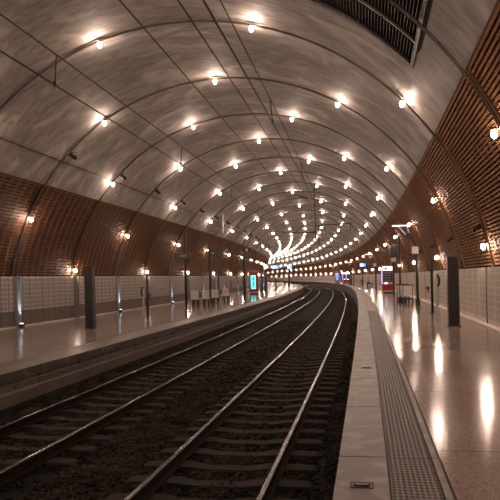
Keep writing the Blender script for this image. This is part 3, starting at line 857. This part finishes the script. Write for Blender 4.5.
def blue_totem(label, s, o, z):
    t = thing('information_totem', label, 'totem', s, o, z, 'blue information totems')
    mb = MB(); mb.box(-.24, .24, -.12, .12, .05, 2.45); mb.build('body', M['navy'], t, bevel=.02)
    mb = MB(); mb.box(-.28, .28, -.15, .15, 0, .06); mb.build('base', M['black'], t)
    mb = MB(); mb.box(-.2, -.08, -.128, -.12, 1.0, 2.2); mb.build('side_panel', M['grey'], t)
    return t
blue_totem('dark blue totem just right of the red kiosk, left platform', 83.7, -12.87, ZL)
blue_totem('second dark blue totem right of the red kiosk, left platform', 90.1, -12.8, ZL)
bt_ = blue_totem('distant blue totem near the bend of the left platform edge', 134, -9.41, ZL)
blue_totem('distant blue totem standing far along the right platform', 110.5, 2.6, 0)

def monitor(label, s, o, z, zc, w, h, pole=True):
    t = thing('platform_monitor', label, 'monitor', s, o, z, 'lit platform monitors')
    mb = MB(); mb.box(-w / 2 - .05, w / 2 + .05, -.1, .1, zc - h / 2 - .05, zc + h / 2 + .05); mb.build('casing', M['black'], t, bevel=.02)
    mb = MB(); mb.box(-w / 2, w / 2, -.112, -.1, zc - h / 2, zc + h / 2); sc_ = mb.build('screen', M['blue'], t)
    mb = MB(); mb.box(-w * .36, w * .05, -.118, -.112, zc - h * .3, zc + h * .3); mb.build('bright_block', M['bluewhite'], sc_)
    mb = MB(); mb.box(-.07, .07, -.06, .06, 0, zc - h / 2 - .05); mb.build('pole', M['dark'], t)
    return t
monitor('blue lit platform monitor on a pole, right platform', 88.6, 2.6, 0, 3.28, .85, .5)
monitor('left of two blue lit monitors over the left platform', 93.6, -11.4, ZL, 3.72, 1.0, .5)
monitor('right of two blue lit monitors over the left platform', 104.0, -9.3, ZL, 3.9, .85, .75)

# left platform signs and poles
t = thing('station_sign', 'long dark sign box on a tall pole before the left wall', 'sign', 36.36, -11.81, ZL)
mb = MB(); mb.tube([(0, 0, 0), (0, 0, 5.1)], .075, 12); mb.build('pole', M['dark'], t, True)
mb = MB(); mb.box(-.62, .40, -.16, .16, 3.32, 3.78); b_ = mb.build('sign_box', M['edge'], t, bevel=.08)
mb = MB(); mb.box(-.66, -.60, -.17, .17, 3.30, 3.80); mb.build('end_cap', M['black'], t, bevel=.02)
mb = MB()
mb.box(-.30, .12, -.166, -.16, 3.53, 3.57); mb.build('faded_marking', M['plate'], b_)
mb = MB(); mb.lathe([(.16, 0), (.16, .02), (.09, .03)], 14); mb.build('base', M['black'], t)
t = thing('dark_pole', 'thick dark pole with small box behind the left benches', 'pole', 45.0, -12.28, ZL)
mb = MB(); mb.box(-.1, .1, -.1, .1, 0, 5.0); mb.build('post', M['dark'], t, bevel=.01); mb = MB(); mb.box(.12, .5, -.12, .12, 3.85, 4.3); mb.build('speaker_box', M['black'], t, bevel=.02)
mb = MB(); mb.box(.2, .34, -.13, -.12, 3.98, 4.18); mb.build('dial', M['grey'], t)
t = thing('grey_pole', 'thin grey pole beside the thick dark pole, left platform', 'pole', 44.69, -11.54, ZL)
mb = MB(); mb.tube([(0, 0, 0), (0, 0, 4.7)], .06, 10); mb.build('post', M['edge'], t, True)
mb = MB(); mb.bar((-.45, 0, 3.4), (0, 0, 3.4), .05); mb.build('crossbar', M['edge'], t)
t = thing('display_pole', 'dark pole with clock and grey plate in front of the red kiosk', 'display', 50.3, -10.4, ZL, 'display poles')
mb = MB(); mb.box(-.10, .10, -.08, .08, 0, 3.9); mb.build('pole', M['dark'], t, bevel=.01)
mb = MB(); mb.box(-.12, .72, -.16, .16, 4.32, 4.72); c = mb.build('clock_box', M['black'], t, bevel=.03)
mb = MB(); mb.lathe([(.13, 0), (.13, .012)], 16); mb.v = [(x + .30, -.16 - zz, y + 4.52) for x, y, zz in mb.v]; mb.build('dial', M['light'], c)
mb = MB(); mb.box(-.16, .56, -.1, .1, 3.72, 4.24); mb.build('grey_plate', M['edge'], t, bevel=.02)

# benches: single mesh seats
def seat(label, s, o, z, rz=0):
    t = thing('platform_bench', label, 'bench', s, o, z, 'grey mesh platform benches', rz)
    w = .24
    mb = MB(); nx, nz = 12, 11
    for i in range(nx): x = -w + 2 * w * i / (nx - 1); mb.bar((x, 0, .52), (x, -.06, 1.10), .028)
    for j in range(nz): q = j / (nz - 1); mb.bar((-w, -.06 * q, .52 + .58 * q), (w, -.06 * q, .52 + .58 * q), .028)
    mb.build('backrest', M['mesh'], t)
    mb = MB()
    for x in (-w - .01, w + .01): mb.bar((x, 0, .48), (x, -.065, 1.12), .05)
    mb.bar((-w - .03, -.065, 1.12), (w + .03, -.065, 1.12), .05); mb.build('back_frame', M['mesh'], t)
    mb = MB(); mb.box(-w - .07, w + .05, -.02, .48, .42, .50); mb.build('seat', M['black'], t, bevel=.015)
    for x in (-.16, .16):
        mb = MB(); mb.box(x - .065, x + .065, .05, .40, 0, .42); mb.build('leg', M['black'], t)
    return t
b1 = seat('leftmost of the four grey mesh seats on the left platform', 39.6, -12.13, ZL)
copy_thing(b1, 'second from left of four grey mesh seats, left platform', 40.05, -11.43, ZL)
copy_thing(b1, 'third from left of four grey mesh seats, left platform', 42.2, -11.25, ZL)
copy_thing(b1, 'rightmost of the four grey mesh seats, left platform', 46.3, -11.32, ZL)
for i, (s, o, lab) in enumerate(((94.5, -11.1, 'left one of two small distant seats under the left platform monitors'), (96.5, -10.6, 'right one of two small distant seats under the left platform monitors'))):
    copy_thing(b1, lab, s, o, ZL)
for s, o, lab in ((79.0, 2.55, 'distant mesh seat holding the seated person, right platform'), (80.6, 3.0, 'empty distant mesh seat beside the seated person')):
    copy_thing(b1, lab, s, o, 0, PI)

# luggage trolleys nested in a row
def trolley(label, s, o):
    t = thing('luggage_trolley', label, 'trolley', s, o, 0, 'luggage trolleys')
    mb = MB()
    for x in (-.26, .26): mb.tube([(x, -.02, .22), (x, .0, .98), (x, -.05, 1.02)], .02, 8)
    mb.tube([(-.34, -.05, 1.03), (.34, -.05, 1.03)], .028, 8); mb.build('handle', M['black'], t)
    mb = MB(); mb.box(-.25, .25, -.015, .01, .42, .98)
    mb.build('back_panel', M['mesh'], t)
    mb = MB()
    mb.box(-.25, .25, .0, .80, .19, .25)
    mb.bar((-.3, 0, .25), (.3, 0, .25), .05); mb.bar((-.22, .82, .22), (.22, .82, .22), .04); mb.build('platform', M['black'], t)
    for x, y in ((-.27, .05), (.27, .05), (-.12, .72), (.12, .72)):
        mb = MB(); mb.tube([(x - .03, y, .095), (x + .03, y, .095)], .095, 12); mb.bar((x, y, .1), (x, y, .24), .04); mb.build('wheel', M['rubber'], t)
    return t
tr = trolley('nearest luggage trolley of the row beside the lamp post', 32.6, 2.38)
copy_thing(tr, 'middle luggage trolley of the row beside the lamp post', 33.6, 2.28)
copy_thing(tr, 'farthest luggage trolley of the row beside the lamp post', 34.7, 2.20)

# lifting hooks sunk in the edge slabs
def hook(label, s):
    t = thing('lifting_hook', label, 'lifting hook', s, -.12, 0.0005, 'sunken lifting hooks')
    mb = MB()
    for a in ((-.09, .09, -.06, -.05), (-.09, .09, .05, .06), (-.09, -.08, -.05, .05), (.08, .09, -.05, .05)): mb.box(a[0], a[1], a[2], a[3], 0, .004)
    mb.build('frame', M['groove'], t)
    mb = MB(); mb.box(-.08, .08, -.05, .05, 0, .0015); mb.build('plate', M['coping'], t)
    mb = MB(); mb.tube([(-.06, .03, .004), (-.058, -.005, .008), (-.045, -.022, .008), (.045, -.022, .008), (.058, -.005, .008), (.06, .03, .004)], .008, 6); mb.build('loop', M['black'], t)
    mb = MB(); mb.box(-.042, .042, -.002, .028, .0015, .006); mb.build('bar', M['edge'], t)
    return t
hook('nearest sunken lifting hook in the right platform edge slab', 4.40)
hook('farther small lifting hook in the right platform edge slab', 10.0)

# ------------------------------------------------------------------ two people far down the right platform
def body(name, joints, edges, mat, parent, root=0):
    me = bpy.data.meshes.new(name); me.from_pydata([j[:3] for j in joints], edges, []); me.update()
    o = link(name, me, mat, parent)
    sk = o.modifiers.new('skin', 'SKIN'); sk.use_smooth_shade = True
    for i, j in enumerate(joints):
        me.skin_vertices[0].data[i].radius = (j[3], j[3] if len(j) < 5 else j[4]); me.skin_vertices[0].data[i].use_root = (i == root)
    sb_ = o.modifiers.new('sub', 'SUBSURF'); sb_.levels = 1; sb_.render_levels = 1
    return o
def head_parts(t, c, face):
    mb = MB(); mb.lathe([(.02, -.13), (.055, -.11), (.075, -.03), (.08, .04), (.06, .10), (.02, .125)], 14, c)
    f = Vector(face).normalized()
    mb.tube([Vector(c) + f * .07, Vector(c) + f * .10 + Vector((0, 0, -.02))], [.015, .012], 6)
    mb.build('head', M['skin'], t, True)
    mb = MB(); mb.lathe([(.085, -.02), (.092, .04), (.075, .11), (.02, .14)], 14, (c[0] - f.x * .02, c[1] - f.y * .02, c[2] + .01)); mb.build('hair', M['hair'], t, True)
def person(label, s, o, rz, J, E_, top, low, head, face):
    t = thing('person', label, 'person', s, o, 0, None, rz)
    body('body', J, E_, M[top], t); head_parts(t, head, face)
    for hx in low: body('trousers', hx[0], hx[1], M[hx[2]], t)
    return t
# standing
J = [(0, 0, .95, .14, .10), (0, 0, 1.2, .15, .10), (0, 0, 1.42, .15, .09), (0, 0, 1.52, .055), (-.19, 0, 1.40, .055), (.19, 0, 1.40, .055),
     (-.25, .02, 1.12, .042), (.25, .02, 1.12, .042), (-.24, -.08, .90, .03), (.24, -.08, .90, .03)]
E1 = [(0, 1), (1, 2), (2, 3), (2, 4), (2, 5), (4, 6), (5, 7), (6, 8), (7, 9)]
LJ = [(0, 0, .97, .14, .11), (-.09, 0, .85, .09), (.09, 0, .85, .09), (-.11, 0, .48, .06), (.12, -.03, .48, .06), (-.11, 0, .06, .045), (.13, 0, .06, .045), (-.11, -.16, .04, .04), (.13, -.16, .04, .04)]
LE = [(0, 1), (0, 2), (1, 3), (2, 4), (3, 5), (4, 6), (5, 7), (6, 8)]
person('tiny distant person standing in pale top and dark red trousers', 91.2, 2.6, .3, J, E1, 'cloth_light', [(LJ, LE, 'cloth_red')], (0, -.01, 1.64), (0, -1, 0))
# seated, leaning on a seat that faces the viewer
J = [(0, .0, .58, .15, .11), (0, .02, .82, .15, .10), (0, .0, 1.02, .15, .09), (0, -.02, 1.12, .055), (-.19, 0, 1.0, .055), (.19, 0, 1.0, .055),
     (-.26, -.06, .76, .042), (.26, -.06, .76, .042), (-.17, -.27, .66, .03), (.17, -.27, .66, .03)]
LJ = [(0, .0, .60, .14, .10), (-.1, -.06, .59, .085), (.1, -.06, .59, .085), (-.12, -.46, .57, .065), (.13, -.46, .57, .065), (-.12, -.48, .08, .045), (.14, -.50, .08, .045), (-.12, -.62, .04, .04), (.14, -.64, .04, .04)]
person('tiny distant person sitting on a seat in pale top, right platform', 78.8, 2.55, 0, J, E1, 'cloth_light', [(LJ, LE, 'cloth_dark')], (0, -.04, 1.25), (0, -1, 0))

# ------------------------------------------------------------------ world and camera
w = bpy.data.worlds.new('world'); sc.world = w; w.use_nodes = True
w.node_tree.nodes['Background'].inputs[0].default_value = (.01, .008, .007, 1); w.node_tree.nodes['Background'].inputs[1].default_value = .3

cam = bpy.data.cameras.new('camera'); co = bpy.data.objects.new('camera', cam); COL.objects.link(co)
cam.sensor_width = 36; cam.sensor_fit = 'HORIZONTAL'; cam.lens = 559.73 / 500 * 36
cam.shift_x = (250 - 283.404) / 500; cam.shift_y = (277.452 - 250) / 500
cam.clip_start = .05; cam.clip_end = 800
co.location = (0, 0, EYE)
co.rotation_euler = (Matrix.Rotation(PI / 2, 3, 'X') @ Matrix.Rotation(-math.radians(1.4148), 3, 'Z')).to_euler()
sc.camera = co
sc.view_settings.view_transform = 'Standard'; sc.view_settings.look = 'None'; sc.view_settings.gamma = 1
sc.view_settings.use_curve_mapping = False
sc.view_settings.exposure = 0.12
sc.cycles.max_bounces = 6; sc.cycles.diffuse_bounces = 4; sc.cycles.glossy_bounces = 3
sc.cycles.sample_clamp_indirect = 6.0
sc.cycles.use_denoising = True
sc.cycles.use_light_tree = True
